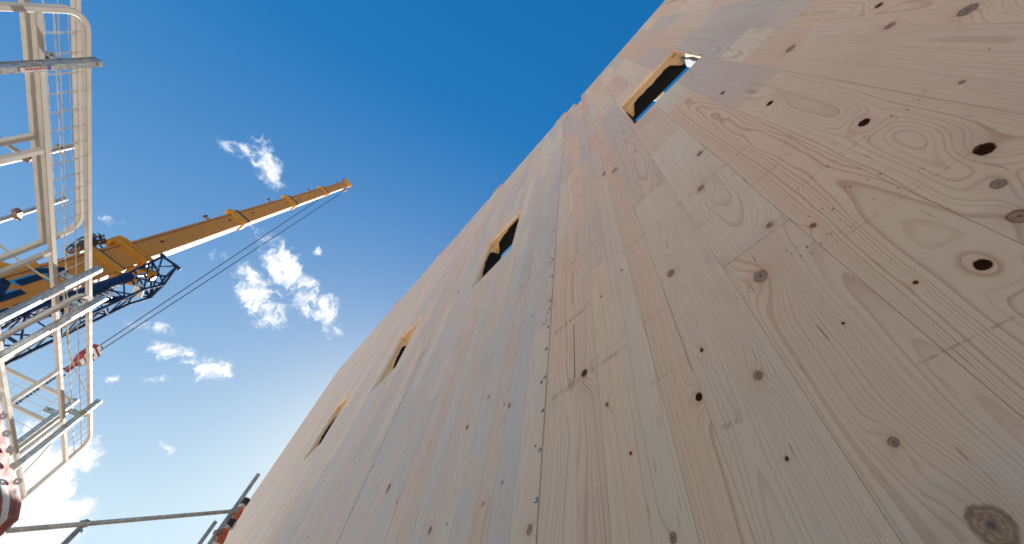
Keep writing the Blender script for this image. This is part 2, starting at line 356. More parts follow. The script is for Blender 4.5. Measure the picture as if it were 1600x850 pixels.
# ------------------------------------------------------------------ the timber wall
WALL = thing('timber_wall', 'tall cross-laminated timber wall of pale knotty spruce boards with four window openings', 'wall')
Y0, YF, YB = 1.0, 1.036, 1.24                            # board face, board back, wall back
SEAMS = [-12.75, -11.42, -8.80, -6.22, -3.56, -1.205, 1.42, 3.95]
TOPS = [10.22, 10.16, 10.02, 9.93, 9.74, 9.58, 9.58]
WIN = [(-.165, .622, 4.245, 5.50), (-2.787, -2.005, 4.285, 5.565), (-5.335, -4.595, 4.24, 5.55), (-7.82, -7.06, 4.24, 5.51)]
NOTCH = (-.885, -.695, 9.02, 20)
HOLES = WIN + [NOTCH]
KN = [(0.498,1.232,0.0201,1),(0.43,1.1,0.0138,.5),(0.381,0.984,0.0179,.7),(0.262,0.919,0.0145,1),(0.474,1.703,0.0177,1),(0.157,0.968,0.0056,.9),
 (-0.104,1.318,0.0237,.25),(-0.386,1.689,0.0186,.5),(-0.938,1.455,0.0182,.9),(-0.268,0.958,0.0132,.45),(-0.456,0.998,0.0125,1),(-0.099,0.646,0.0093,.5),
 (-0.302,0.704,0.0052,.9),(-0.018,0.969,0.004,.9),(-0.061,0.467,0.0275,.35),(-0.65,0.637,0.0109,.7),(-1.248,0.859,0.0152,.5),(-0.391,1.168,0.0071,.9),
 (0.429,2.419,0.0225,1),(0.736,2.82,0.033,.6),(0.929,1.876,0.0247,.5),(0.981,2.44,0.0216,.9),(0.391,3.083,0.021,.9),(0.042,2.548,0.026,.7),
 (-0.07,2.173,0.028,.3),(0.116,1.381,0.0103,.8),(0.391,1.811,0.0106,.7),(0.341,1.392,0.0072,.9),(-0.746,0.937,0.0062,.9),(-1.518,1.62,0.0141,.7),
 (-2.923,1.713,0.0275,.8),(0.026,1.532,0.0119,.6),(0.669,1.54,0.0074,.7),(-3.223,4.696,0.035,.9),(-0.825,1.197,0.0083,.8),(-2.058,1.128,0.0156,.7),
 (0.872,2.193,0.0249,.4),(-0.585,3.739,0.045,.6),(-0.491,3.576,0.042,.5)]
EDGES1 = [-1.205, -1.0, -.86, -.715, -.58, -.445, -.19, .085, .333, .605, .875, 1.14, 1.42]

def clip(rect):
    """rectangle minus the openings -> list of rectangles"""
    out = [rect]
    for h in HOLES:
        nx = []
        for (a, b, c, d_) in out:
            if b <= h[0] + 1e-4 or a >= h[1] - 1e-4 or d_ <= h[2] + 1e-4 or c >= h[3] - 1e-4: nx.append((a, b, c, d_)); continue
            if d_ > h[3]: nx.append((a, b, h[3], d_))
            if c < h[2]: nx.append((a, b, c, h[2]))
            zc, zd = max(c, h[2]), min(d_, h[3])
            if a < h[0]: nx.append((a, h[0], zc, zd))
            if b > h[1]: nx.append((h[1], b, zc, zd))
        out = nx
    return out

nb = 0
for pi in range(len(SEAMS) - 1):
    xa, xb = SEAMS[pi] + (.003 if pi == 5 else .006 if pi else 0), SEAMS[pi + 1] - (.003 if pi == 4 else .006)
    top = TOPS[pi]
    core = MB()
    for (a, b, c, d_) in clip((xa, xb, -H, top)): core.box((a, YF, c + H), (b, YB, d_ + H))
    panel = core.build('panel_core', M_CORE, WALL)
    if pi: MB().box((SEAMS[pi] - .009, Y0 + .008, 0), (SEAMS[pi] + .009, YF - .0006, min(TOPS[pi], TOPS[pi - 1]) + H - .01)).build('joint_gap', M_HOLE, panel)
    if SEAMS[pi] == -1.205: ed = list(EDGES1)
    else:
        k = round((xb - xa) / .155); ed = [xa + (xb - xa) * i / k + (random.uniform(-.012, .012) if 0 < i < k else 0) for i in range(k + 1)]
    ed[0] = xa; ed[-1] = xb
    for i in range(len(ed) - 1):
        a0, b0 = ed[i] + (.0004 if i else 0), ed[i + 1] - (.0004 if i < len(ed) - 2 else 0)
        zs = [-H]
        if pi == 5 and abs(ed[i] + .19) < .01: zs += [1.49, 5.0]
        elif pi == 5 and abs(ed[i] + .445) < .01: zs += [2.62, 6.6]
        else:
            z_ = random.uniform(1.9, 5.6)
            while z_ < top - 1.2: zs.append(z_); z_ += random.uniform(4.2, 6.5)
        zs.append(top)
        for j in range(len(zs) - 1):
            z0, z1 = zs[j] + .0003, zs[j + 1] - .0003
            yo = Y0 + random.uniform(0, .0018)
            m = MB(); parts = clip((a0, b0, z0, z1))
            for (a, b, c, d_) in parts: m.cbox((a, yo, c + H), (b, YF - .0004, d_ + H), .0006 if len(parts) == 1 else .0)
            if not parts: continue
            SC = .8 if z0 > 1.9 else 1
            o = m.build('board', M_WOOD, panel); nb += 1
            xc, zc = (a0 + b0) / 2, (z0 + z1) / 2; sdv = random.uniform(0, 40)
            o['board_a'] = [xc, zc + H, sdv]
            o['board_b'] = [random.uniform(-.10, .10), random.uniform(.025, .12), random.uniform(-.02, .02)]
            rc = random.uniform(.5, .88) if pi >= 5 else random.uniform(.3, .6)
            blue = random.uniform(.45, .95) if pi < 5 else random.uniform(.0, .38)  # blue stain; far panels greyer, grazing sky reflection put into their colour
            if random.random() < .2: blue *= .6
            o['board_c'] = [random.uniform(.1, .8) if pi < 5 else random.uniform(.0, .75), blue, rc]
            ks = [k for k in KN if a0 - .004 <= k[0] <= b0 + .004 and z0 <= k[1] <= z1][:5]
            near = [k for k in ks]
            tries = 0; L = z1 - z0
            while len(ks) < 5 and tries < 30:
                tries += 1
                kx, kz = random.uniform(a0 + .03, b0 - .03), random.uniform(z0 + .1, z1 - .1)
                if pi >= 5 and .35 < kz < 1.9 and kx < 1.15: continue
                if any(abs(kz - k[1]) < .35 for k in ks): continue
                ks.append((kx, kz, random.choice((.004, .005, .006, .008, .012)), random.choice((.3, .4, .55, .8, .95))))
            while len(ks) < 5: ks.append((50 + len(ks), 50, .001, 0))
            for t, k in enumerate(ks): o['knot_%d' % t] = [k[0], k[1] + H, k[2] * (.72 if k[1] > 2 else 1), float(k[3])]
    # seam strip: the reddish end strip that stands a little proud at the head of each joint
    if pi in (1, 2, 3, 4):
        MB().box((xb - .30, YF - .02, top + H - .35), (xb - .002, YF + .10, top + H + .34)).build('end_strip', M_TENT, panel)
# screws along the seam
scr = [(838, 781), (843, 703), (848, 641), (851, 589), (853, 545), (856, 511), (860, 470), (863, 432), (864, 405)]
for (px_, py_) in scr:
    dd = ray(px_, py_); t = 1 / dd.y; x_, z_ = dd.x * t, dd.z * t; x_ = min(x_, -1.222)
    m = MB().tube([(x_, Y0 + .002, z_ + H), (x_, Y0 - .0006, z_ + H)], [.011, .011], 14)
    o = m.build('screw_hole', M_HOLE, panel if False else WALL)
    hd = MB().tube([(x_, Y0 + .001, z_ + H), (x_, Y0 - .0025, z_ + H), (x_, Y0 - .0045, z_ + H)], [.0075, .0075, .004], 12).build('screw', M_ZINC, o, smooth=True)
nm = MB(); rnd = random.Random(3)
def mark(x_, z_, r):
    a = rnd.uniform(.6, 1.5); pts = []
    n = 7
    for k in range(n):
        an = 2 * math.pi * k / n; pts.append((x_ + math.cos(an) * r * rnd.uniform(.6, 1.1), Y0 - .0006, z_ + H + math.sin(an) * r * a * rnd.uniform(.7, 1.1)))
    nm.add(pts + [(x_, Y0 + .002, z_ + H)], [tuple(range(n))] + [(k, (k + 1) % n, n) for k in range(n)])
for zc, x0, x1, n in ((1.30, -.02, .45, 18), (1.62, .1, .8, 16), (1.43, .05, .35, 8), (1.92, -.1, .35, 12)):
    for k in range(n):
        mark(rnd.uniform(x0, x1), zc + rnd.gauss(0, .018), rnd.uniform(.0014, .0036))
for k in range(70): mark(-1.205 + rnd.choice((-.05, -.035, .035)) + rnd.gauss(0, .01), rnd.uniform(1.2, 9), rnd.uniform(.005, .011))
for xs in (-3.56, -6.22):
    for k in range(40): mark(xs + rnd.gauss(0, .03), rnd.uniform(1.5, 9), rnd.uniform(.004, .009))
for k in range(90): mark(rnd.uniform(-7, 1.2), rnd.uniform(.9, 8), rnd.uniform(.002, .006))
nmo = nm.build('nail_marks', M_HOLE, WALL); nmo['kind'] = 'stuff'

# dark shake between two boards
ck = MB()
for k in range(14):
    z_ = 1.47 + k * .03; ck.box((-1.0 - .0022, Y0 - .0006, z_ + H), (-1.0 + .0022 - .0002 * k, Y0 + .004, z_ + H + .0285))
ck.build('open_crack', M_HOLE, WALL)
# ragged black membrane lining the inner half of each opening
def membrane(w, seed, yb=1.085):
    x0, x1, z0, z1 = w; e = .004; rr = random.Random(seed)
    path = []; per = [((x0 + e, z0 + e), (x0 + e, z1 - e)), ((x0 + e, z1 - e), (x1 - e, z1 - e)), ((x1 - e, z1 - e), (x1 - e, z0 + e)), ((x1 - e, z0 + e), (x0 + e, z0 + e))]
    ph = rr.uniform(0, 6)
    for si, (p, q) in enumerate(per):
        L = math.hypot(q[0] - p[0], q[1] - p[1]); n = int(L / .04)
        for i in range(n):
            t = i / n; dcor = min(t, 1 - t) * L
            y = yb + .022 * math.sin(t * L * 5 + ph + si) + rr.uniform(-.006, .006)
            y += .15 * math.exp(-(dcor / .09) ** 2) * (1 if (si + seed) % 2 else .75)
            path.append((p[0] + (q[0] - p[0]) * t, min(y, 1.236), p[1] + (q[1] - p[1]) * t))
    m = MB(); n = len(path); vs = []
    cx, cz = (x0 + x1) / 2, (z0 + z1) / 2
    for (x, y, z) in path:
        iw = rr.uniform(.004, .010); ix = x + (iw if x < cx else -iw) * (abs(x - cx) > (x1 - x0) / 2 - .01); iz = z + (iw if z < cz else -iw) * (abs(z - cz) > (z1 - z0) / 2 - .01)
        ox, oz = (x - cx), (z - cz); fx = 1 + .06 / abs(x1 - x0) * 2; fz = 1 + .06 / abs(z1 - z0) * 2
        vs += [(x, y, z + H), (ix, (y + 1.26) / 2, iz + H), (x, 1.262, z + H), (cx + ox * fx, 1.256, cz + oz * fz + H)]
    fs = []
    for i in range(n):
        j = (i + 1) % n
        for k in range(3): fs.append((i * 4 + k, j * 4 + k, j * 4 + k + 1, i * 4 + k + 1))
    m.add(vs, fs); o = m.build('window_membrane', M_MEMB, WALL)
    md = o.modifiers.new('thick', 'SOLIDIFY'); md.thickness = .0025; md.offset = 0
    return o
for i, w in enumerate(WIN): membrane(w, i, (1.085, 1.08, 1.125, 1.085)[i])
# grey foil flap stuck to the sunlit jamb of the nearest opening
x1_ = WIN[0][1]
fl = MB(); pts = []
for k in range(9):
    t = k / 8; zz = 5.46 - t * .75
    pts += [(x1_ - .012, 1.105 + .012 * math.sin(k * 2.1), zz + H), (x1_ - .016, 1.17, zz + H + .01 * math.sin(k)), (x1_ - .013, 1.25, zz + H)]
fl.add(pts, [(k * 3 + j, k * 3 + j + 1, k * 3 + j + 4, k * 3 + j + 3) for k in range(8) for j in range(2)])
fo = fl.build('tape_flap', M_FOIL, WALL); fo.modifiers.new('t', 'SOLIDIFY').thickness = .002

# ------------------------------------------------------------------ edge protection barriers
hS = Vector((-0.98272, 0.185096, 0)); nS = Vector((-0.185096, -0.98272, 0)); UP = Vector((0, 0, 1))
def BP(s, z, n): return hS * s + nS * n + UP * (z + H)
def rrect(s0, s1, z0, z1, r, n=6, f=None):
    pts = []
    for (cs, cz, a0) in ((s0 + r, z1 - r, 180), (s1 - r, z1 - r, 90)):
        for k in range(n + 1):
            a = math.radians(a0 - 90 * k / n); pts.append((cs + r * math.cos(a), cz + r * math.sin(a)))
    return [(s0, z0)] + pts + [(s1, z0)]
def barrier(label, P, s0, s1, top, uprights, nrm, group, drop=.285, lower=.71, base=1.15, wires_z=(.10, .185), t=.018, wsp=.135):
    root = thing('edge_barrier', label, 'barrier', group)
    MB().sweep([P(s, z) for s, z in rrect(s0, s1, top - base, top, .13)], nrm, t, t).build('outer_frame', M_WHITE, root, smooth=True)
    z2 = top - drop
    MB().sweep([P(s0 + t, z2), P(s1 - t, z2)], nrm, t, t).build('middle_rail', M_WHITE, root)
    MB().sweep([P(s0 + t, top - lower), P(s1 - t, top - lower)], nrm, t * .95, t * .95).build('lower_rail', M_WHITE, root)
    MB().sweep([P(s0 + t, top - base + t), P(s1 - t, top - base + t)], nrm, t, t).build('bottom_rail', M_WHITE, root)
    for u in uprights: MB().sweep([P(u, top - lower + t), P(u, z2 - t)], nrm, t * .95, t * .95).build('upright', M_WHITE, root)
    off = nrm * (t * .3)
    for dz in wires_z: MB().tube([P(s0 + t, top - dz) + off, P(s1 - t, top - dz) + off], .0032, 6).build('mesh_wire', M_WHITE, root)
    k = int((s1 - s0) / wsp)
    for i in range(1, k + 1):
        s = s0 + (s1 - s0) * i / (k + 1)
        MB().tube([P(s, z2) - off, P(s, top - .0) - off], .0026, 6).build('mesh_wire', M_WHITE, root)
    return root
GB = 'white mesh edge barriers bolted to the posts'
nA, nB, nC = 2.765, 2.70, 2.655
barrier('white steel mesh barrier behind the topmost galvanised post, its rounded end above the crane', lambda s, z: BP(s, z, nA), .35, 3.18, .995 * nA, (1.32, 2.25), nS, GB)
barrier('white steel mesh barrier with rounded corner at top, held by the two upper galvanised posts', lambda s, z: BP(s, z, nB), 1.385, 4.16, 1.0175 * nB, (2.315, 3.235), nS, GB)
barrier('lowest white mesh barrier, hanging between crane lattice jib and red sheeting', lambda s, z: BP(s, z, nC), 3.83, 6.40, 1.0165 * nC, (4.68, 5.55), nS, GB)
# return panel at right angles
yS = Vector((0.0731, 0.9973, 0)); xS = Vector((0.9973, -0.0731, 0))
bx = Vector((-6.15, 0, 0))
barrier('white mesh barrier turned at right angles behind the lowest barrier', lambda s, z: bx + xS * 0 + yS * (-s) + UP * (z + H), 1.72, 4.35, 2.76, (2.6, 3.5), xS, GB, wires_z=(.1, .185, .4, .55, .85, 1.0), wsp=.2)

def post(label, s, tip, n, stk, lug=True):
    root = thing('guardrail_post', label, 'post', 'galvanised posts of the edge protection')
    a, b = .019, .026; z0 = .05
    P = lambda ds, z, dn: BP(s + ds, z, n + dn)
    # open channel: web and two lips
    zc = (z0 + tip) / 2; hz = (tip - z0) / 2
    m = MB()
    m.obox(P(-a + .003, zc, 0), hS * .003, nS * b, UP * hz)
    m.obox(P(a - .003, zc, 0), hS * .003, nS * b, UP * hz)
    m.obox(P(0, zc, -b + .003), hS * (a - .0065), nS * .003, UP * hz)
    m.obox(P(-a * .5 - .005, zc, b - .003), hS * .008, nS * .003, UP * hz)
    m.obox(P(a * .5 + .005, zc, b - .003), hS * .008, nS * .003, UP * hz)
    m.build('channel', M_GALV, root)
    MB().tube([P(0, tip - .035, -b - .0008), P(0, tip - .035, -b + .004)], .006, 10).build('bolt_hole', M_DARK, root)
    if stk:
        zc = tip - .40
        st = MB().obox(P(0, zc, -b - .0015), hS * .014, nS * .0005, UP * .085).build('sticker', M_STICK, root)
        rr = random.Random(int(s * 100)); r_ = MB(); bl = MB()
        for k in range(9):
            zz = zc - .055 + k * .0125
            r_.obox(P(rr.uniform(-.002, .002), zz, -b - .0022), hS * rr.uniform(.004, .008), nS * .0003, UP * .0042)
        r_.build('print', M_STRED, st); bl.obox(P(0, zc + .068, -b - .0022), hS * .011, nS * .0003, UP * .012).build('print', M_STBLU, st)
    if lug:
        c = P(.0, tip - .20, b + .06); l = MB()
        l.obox(c, hS * .004, nS * .05, UP * .022); l.obox(P(.03, tip - .20, b + .06), hS * .004, nS * .05, UP * .022)
        l.obox(P(.015, tip - .20, b + .105), hS * .018, nS * .004, UP * .03)
        l.tube([P(-.02, tip - .20, b + .075), P(.05, tip - .20, b + .075)], .009, 8)
        l.build('bracket', M_GALV, root)
    return root
n1 = 2.60
post('galvanised post crossing the barriers at the top of the picture', .640 * n1, 1.05 * n1, n1, True)
post('galvanised post beside the crane collar, upper of the close pair', 1.366 * n1, 1.056 * n1, n1, True)
post('galvanised post over the lattice jib, lower of the close pair', 1.522 * n1, 1.071 * n1, n1, True)
post('galvanised post standing behind the lowest barrier', 2.02 * 2.86, .965 * 2.86, 2.86, False)
post('galvanised post tied with yellow wire, lowest of the front ones', 2.154 * n1, 1.06 * n1, n1, False)
tw = MB(); p5 = lambda ds, z, dn: BP(2.154 * n1 + ds, z, n1 + dn)
for k in range(3):
    pts = [p5(.042 * math.cos(a) , 1.06 * n1 - .20 + .012 * k, .042 * math.sin(a)) for a in [i * math.pi / 6 for i in range(13)]]
    tw.tube(pts, .004, 5)
tag(tw.build('wire_tie', M_TAG), 'yellow wire tie wound round the lowest front post', 'wire')

# cords
def cord(label, pts, r=.006):
    m = MB(); out = []
    for i in range(len(pts) - 1):
        for k in range(6): out.append(pts[i].lerp(pts[i + 1], k / 6))
    out.append(pts[-1]); m.tube(out, r, 6)
    return tag(m.build('tie_cord', M_TAG, smooth=True), label, 'cord', 'cords slung between the barriers')
def onplane(px_, py_, n):
    dd = ray(px_, py_); t = n / dd.dot(nS); return dd * t + Vector((0, 0, H))
cord('ochre cord running down from the left across the crane lettering and the lattice jib', [onplane(x, y, 2.9) for x, y in ((-60, 335), (0, 383), (28, 405), (62, 428), (98, 448), (103, 500))])
cord('dark yellow cord slanting past the striped hook block', [onplane(x, y, 2.9) for x, y in ((103, 500), (106, 535), (113, 566), (124, 590), (135, 612))], .005)
cord('thin yellow cord stretched down to the red sheeting', [onplane(x, y, 2.75) for x, y in ((92, 678), (60, 715), (24, 752), (-20, 790))], .005)

# concrete podium that carries the posts (left of the picture)
pd = MB()
c = BP(4.5, -H + .75, 3.0); pd.obox(c, hS * 5.5, nS * .45, UP * .75)
pdo = pd.build('concrete_podium', M_CONC); pdo['kind'] = 'structure'

# ------------------------------------------------------------------ scaffold tubes and clamps
GT = 'scaffold tubes beyond the barriers'
def pt(px_, py_, dist): return ray(px_, py_) * dist + Vector((0, 0, H))
def stub(label, a, b, r=.021, group=GT):
    m = MB().tube([a, b], r, 14, cap=False)
    root = tag(m.build('scaffold_tube', M_TUBE, smooth=True), label, 'scaffold tube', group)
    root.modifiers.new('wall', 'SOLIDIFY').thickness = .004
    return root
def clamp(label, c, ax1, ax2, r=.024):
    root = thing('scaffold_clamp', label, 'clamp', 'scaffold clamps')
    for i, ax in enumerate((ax1, ax2)):
        ax = ax.normalized(); off = ax1.cross(ax2).normalized() * (r * (1 if i else -1)) if ax1.cross(ax2).length > .01 else Vector((0, 0, 0))
        MB().tube([c + off - ax * .02, c + off + ax * .02], r + .004, 12).build('collar', M_RUST, root)
    side = ax1.cross(Vector((.3, .5, .2))).normalized()
    MB().tube([c + side * (r + .008) - ax1.normalized() * .01, c + side * (r + .045)], .005, 8).build('bolt', M_GALV, root)
    MB().tube([c + side * (r + .024), c + side * (r + .034)], .009, 6).build('nut', M_GALV, root)
    return root
def vtube(label, px_, py_, dist, down, up=0, group=GT):
    p = pt(px_, py_, dist); return p, stub(label, p + UP * up, p - UP * down, group=group)
p1, _ = vtube('upright scaffold tube ending in front of the deep blue sky, seen through the mesh', 122, 227, 6.6, 6)
clamp('clamp on the scaffold tube seen through the mesh', pt(92, 233, 6.5), UP, Vector((.1, 1, 0)))
p2, _ = vtube('upright scaffold tube with a clamp halfway, just above the crane', 103, 310, 6.0, 6)
clamp('clamp on the tube left of the barrier above the crane', pt(26, 334, 5.45), UP, Vector((.1, 1, 0)))
a = pt(47, 250, 6.2); b_ = pt(0, 218, 6.2); dr = (a - b_)
stub('sloping scaffold tube poking in at the left edge under the top clamp', a + dr * .05, b_ - dr * 2.5)
clamp('clamp at the end of the sloping tube at the left edge', pt(44, 248, 6.15), dr.normalized(), UP)
# bottom of the picture
GT2 = 'scaffold tubes at the foot of the picture'
q1, q2 = pt(12, 829, 5.2), pt(372, 798, 6.1)
stub('long level scaffold tube crossing the sky at the bottom left', q1, q2, .019, group=GT2)
stub('short upright scaffold tube clamped under the long level one', pt(133, 817, 5.55), pt(133, 817, 5.55) - UP * 3.5, group=GT2)
clamp('rusty red clamp joining the level and short upright tubes', pt(132, 818, 5.52), (q2 - q1).normalized(), UP)
tt = pt(404, 741, 6.35)
stub('upright scaffold tube standing free beside the wall corner', tt, tt - UP * 5.6, .023, group=GT2)
clamp('clamp fixing the level tube to the upright beside the wall', pt(365, 799, 6.15), (q2 - q1).normalized(), UP)
clamp('lower clamp on the upright tube beside the orange netting', pt(341, 832, 5.95), (q2 - q1).normalized(), UP)
t4 = pt(337, 815, 6.5); stub('short thin upright tube left of the orange netting', t4, t4 - UP * 4.5, .022, group=GT2)
# red and white netting tied to two black-capped poles
def netpole(label, top, r, L):
    root = thing('netting_pole', label, 'pole', 'poles wrapped in orange netting')
    MB().tube([top, top - UP * L], r * .55, 12).build('pole', M_TUBE, root, smooth=True)
    MB().tube([top + UP * .05, top - UP * .02], r * .8, 12).build('cap', M_BLACK, root, smooth=True)
    pts = []; rr = []; rd = random.Random(int(L * 100))
    for k in range(26):
        t = k / 25; pts.append(top - UP * (.06 + t * (L - .06)) + Vector((rd.uniform(-.012, .012), rd.uniform(-.012, .012), 0)))
        rr.append(r * (.8 + .8 * t + rd.uniform(-.06, .06)))
    MB().tube(pts, rr, 12, cap=False).build('netting', M_NET, root)
    for k in range(2):
        a = top - UP * (.22 + k * .42)
        MB().tube([a, a - UP * .07], r * (1.25 + k * .2), 12).build('white_band', M_WPAINT, root)
    return root
netpole('black-capped pole wrapped in orange netting, taller one hugging the wall', pt(382, 786, 6.6), .05, 1.6)
netpole('black-capped pole wrapped in orange netting, shorter one in front of the taller', pt(358, 819, 6.4), .06, 1.4)

# ------------------------------------------------------------------ red and white sheeting at the left edge
root = thing('striped_sheeting', 'crumpled red plastic sheeting with white bands and eyelet tabs hanging at the left edge', 'sheeting')
def sheet_pt(u, v_):
    # edge polyline in the picture (v_ from top to bottom), u runs away to the left
    E_ = [(0, 632), (9, 690), (20, 742), (33, 786), (28, 812), (0, 838), (-40, 860)]
    L_ = [(-90, 640), (-85, 700), (-80, 760), (-80, 800), (-80, 830), (-90, 860), (-110, 880)]
    f = v_ * (len(E_) - 1); i = min(int(f), len(E_) - 2); f -= i
    ex = E_[i][0] * (1 - f) + E_[i + 1][0] * f, E_[i][1] * (1 - f) + E_[i + 1][1] * f
    lx = L_[i][0] * (1 - f) + L_[i + 1][0] * f, L_[i][1] * (1 - f) + L_[i + 1][1] * f
    a = Vector(pt(ex[0], ex[1], 5.6)); b = Vector(pt(lx[0], lx[1], 5.1))
    return a.lerp(b, u) + Vector((.35 * math.sin(u * 2.6), 0, 0)) * .5
def patch(u0, u1, v0, v1, nu, nv, lift, amp, seed):
    rd = random.Random(seed); vs = []; fs = []
    for j in range(nv + 1):
        for i in range(nu + 1):
            u = u0 + (u1 - u0) * i / nu; v_ = v0 + (v1 - v0) * j / nv
            p = sheet_pt(u, v_); w_ = nz_.noise(Vector((u * 5 + v_ * 9, v_ * 22 - u * 7, 1))) * 1.6 + nz_.noise(Vector((u * 14, v_ * 60 - u * 30, 4))) * .8
            vs.append(p + Vector((.75, .35, -.4)) * (w_ * amp + lift))
    for j in range(nv):
        for i in range(nu): fs.append((j * (nu + 1) + i, j * (nu + 1) + i + 1, (j + 1) * (nu + 1) + i + 1, (j + 1) * (nu + 1) + i))
    return MB().add(vs, fs)
o = patch(0, 1, 0, 1, 36, 110, 0, .013, 1).build('sheet', M_SHEET, root, smooth=True); o.modifiers.new('t', 'SOLIDIFY').thickness = .004
o = patch(.20, .31, .36, 1, 6, 90, .012, .013, 1).build('white_band', M_SHWH, root, smooth=True); o.modifiers.new('t', 'SOLIDIFY').thickness = .003
for (x, y) in ((0, 617), (6, 650), (12, 677), (18, 703), (24, 727), (29, 752)):
    c0 = pt(x - 2, y, 5.50); ax = ray(x, y); u_ = UP.cross(ax).normalized(); w_ = ax.cross(u_)
    tb = MB(); k_ = 14; mid = c0 - ax * .0; fr = []
    for zz in (-.004, .004):
        for k in range(k_): fr.append(mid + ax * zz + u_ * (math.cos(k * 2 * math.pi / k_) * .028 - .002) + w_ * math.sin(k * 2 * math.pi / k_) * .026)
    for zz in (-.004, .004):
        for k in range(k_): fr.append(mid + ax * zz + u_ * math.cos(k * 2 * math.pi / k_) * .006 + w_ * math.sin(k * 2 * math.pi / k_) * .006)
    tb.add(fr, [f for k in range(k_) for f in ((k, (k + 1) % k_, k_ * 2 + (k + 1) % k_, k_ * 2 + k), (k_ + k, k_ * 3 + k, k_ * 3 + (k + 1) % k_, k_ + (k + 1) % k_),
        (k, k_ + k, k_ + (k + 1) % k_, (k + 1) % k_), (k_ * 2 + k, k_ * 2 + (k + 1) % k_, k_ * 3 + (k + 1) % k_, k_ * 3 + k))])
    tb.build('eyelet_tab', M_WPAINT, root)

# ------------------------------------------------------------------ mobile crane boom
v = Vector((-.3644, -.0594, .9293)).normalized(); w = UP.cross(v).normalized()
if w.y < 0: w = -w
nn = w.cross(v); nn = nn if nn.z > 0 else -nn
B0 = Vector((-9.40, -4.66, 5.95 + H))
def C(a, t, n): return B0 + v * a + w * t + nn * n
CR = thing('crane_boom', 'ochre telescopic crane boom with orange collars reaching up to the right over the barriers', 'crane')
def csec(name, a0, a1, t0, t1, dep, m, parent=None, cham=.07, z=0, n_top=0):
    # box section with chamfered rear corners
    prof = [(t0, n_top), (t1 - .01, n_top), (t1, n_top - .01), (t1, n_top - dep + cham * 2), (t1 - cham, n_top - dep), (t0 + cham, n_top - dep), (t0, n_top - dep + cham * 2)]
    mb = MB(); k = len(prof)
    vs = [C(a0, t, n) for t, n in prof] + [C(a1, t, n) for t, n in prof]
    mb.add(vs, [tuple(range(k)), tuple(range(k, 2 * k))] + [(i, (i + 1) % k, (i + 1) % k + k, i + k) for i in range(k)])
    return mb.build(name, m, parent or CR)
SEC = [(-6.2, 1.25, -.40, .27, .50), (1.25, 2.15, -.375, .25, .46), (2.15, 7.75, -.335, .205, .40), (7.75, 13.5, -.33, .215, .37), (13.5, 19.85, -.315, .22, .34), (19.85, 26.6, -.30, .215, .31)]
for i, (a0, a1, t0, t1, dp) in enumerate(SEC):
    s_ = csec('boom_section', a0, a1, t0, t1, dp, M_CRANE)
    # thin overlay whose pale cream paints sunlight onto the ochre flank
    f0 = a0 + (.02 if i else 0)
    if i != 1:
        MB().obox(C((f0 + a1 - .02) / 2, t1 + .003, -dp / 2 + .02), v * ((a1 - f0) / 2 - .01), w * .0025, nn * (dp / 2 - .05)).build('sunlit_flank_overlay', M_FLANKSUN, s_)
    # weld seam strip along the upper edge
    MB().obox(C((f0 + a1) / 2, t0 + .07, .004), v * ((a1 - f0) / 2 - .02), w * .006, nn * .004).build('edge_strip', M_NAVYT, s_)
    if i >= 2:
        for k, (da, sz) in enumerate(((.25, .05), (.33, .02), (.40, .02))):
            for fr_ in (.12, .8):
                aa = a0 + (a1 - a0) * fr_ + da * (2.0 if i > 2 else 1.4)
                MB().obox(C(aa, (t0 + t1) / 2 - .02, .003), v * sz, w * sz * .7, nn * .003).build('lock_pin_hole', M_BLACK, s_)
def collar(a, i, wd=.16, ex=.05, rim=.06):
    a0, a1, t0, t1, dp = SEC[i]
    csec('collar', a - wd / 2, a + wd / 2, t0 - ex, t1 + ex, dp + 2 * ex, M_CRANEO, n_top=ex, cham=.09)
    csec('collar_rim', a + wd / 2 + .004, a + wd / 2 + rim, t0 - ex * .6, t1 + ex * .6, dp + 1.2 * ex, M_BLACK, n_top=ex * .7, cham=.08)
    if i >= 1:
        MB().obox(C(a - .05, t0 - ex - .04, -.05), v * .16, w * .05, nn * .07).build('guide_block', M_CRANEO, CR)
collar(1.15, 0); collar(1.98, 1, .14, .07); collar(2.12, 1, .06, .09)
for i in (2, 3, 4): collar(SEC[i][1] - .08, i, .36, .06, .10 + .04 * i)
for a, i in ((6.1, 2), (11.5, 3), (17.6, 4), (24.6, 5)):
    b_ = MB(); t0 = SEC[i][2]
    b_.obox(C(a, t0 - .08, -.06), v * .03, w * .08, nn * .03); b_.tube([C(a - .12, t0 - .17, -.06), C(a + .12, t0 - .17, -.06)], .04, 8)
    b_.build('rope_guide', M_RUST, CR)
# boom head
csec('boom_head', 26.6, 27.2, -.36, .2, .42, M_CRANEO, n_top=.05)
hd = MB(); hd.tube([C(27.3, -.40, -.05), C(27.3, .28, -.05)], .17, 14); hd.obox(C(27.35, -.40, .02), v * .18, w * .03, nn * .14); hd.build('head_sheave', M_CRANE, CR)
MB().tube([C(27.0, -.45, -.1), C(27.5, -.45, .1)], .045, 8).build('head_lamp', M_BLACK, CR)
hb = MB(); hb.obox(C(25.9, .30, -.30), v * .32, w * .07, nn * .15); hb.obox(C(25.3, .34, -.32), v * .12, w * .05, nn * .1); hb.build('rope_anchor', M_RUST, CR)
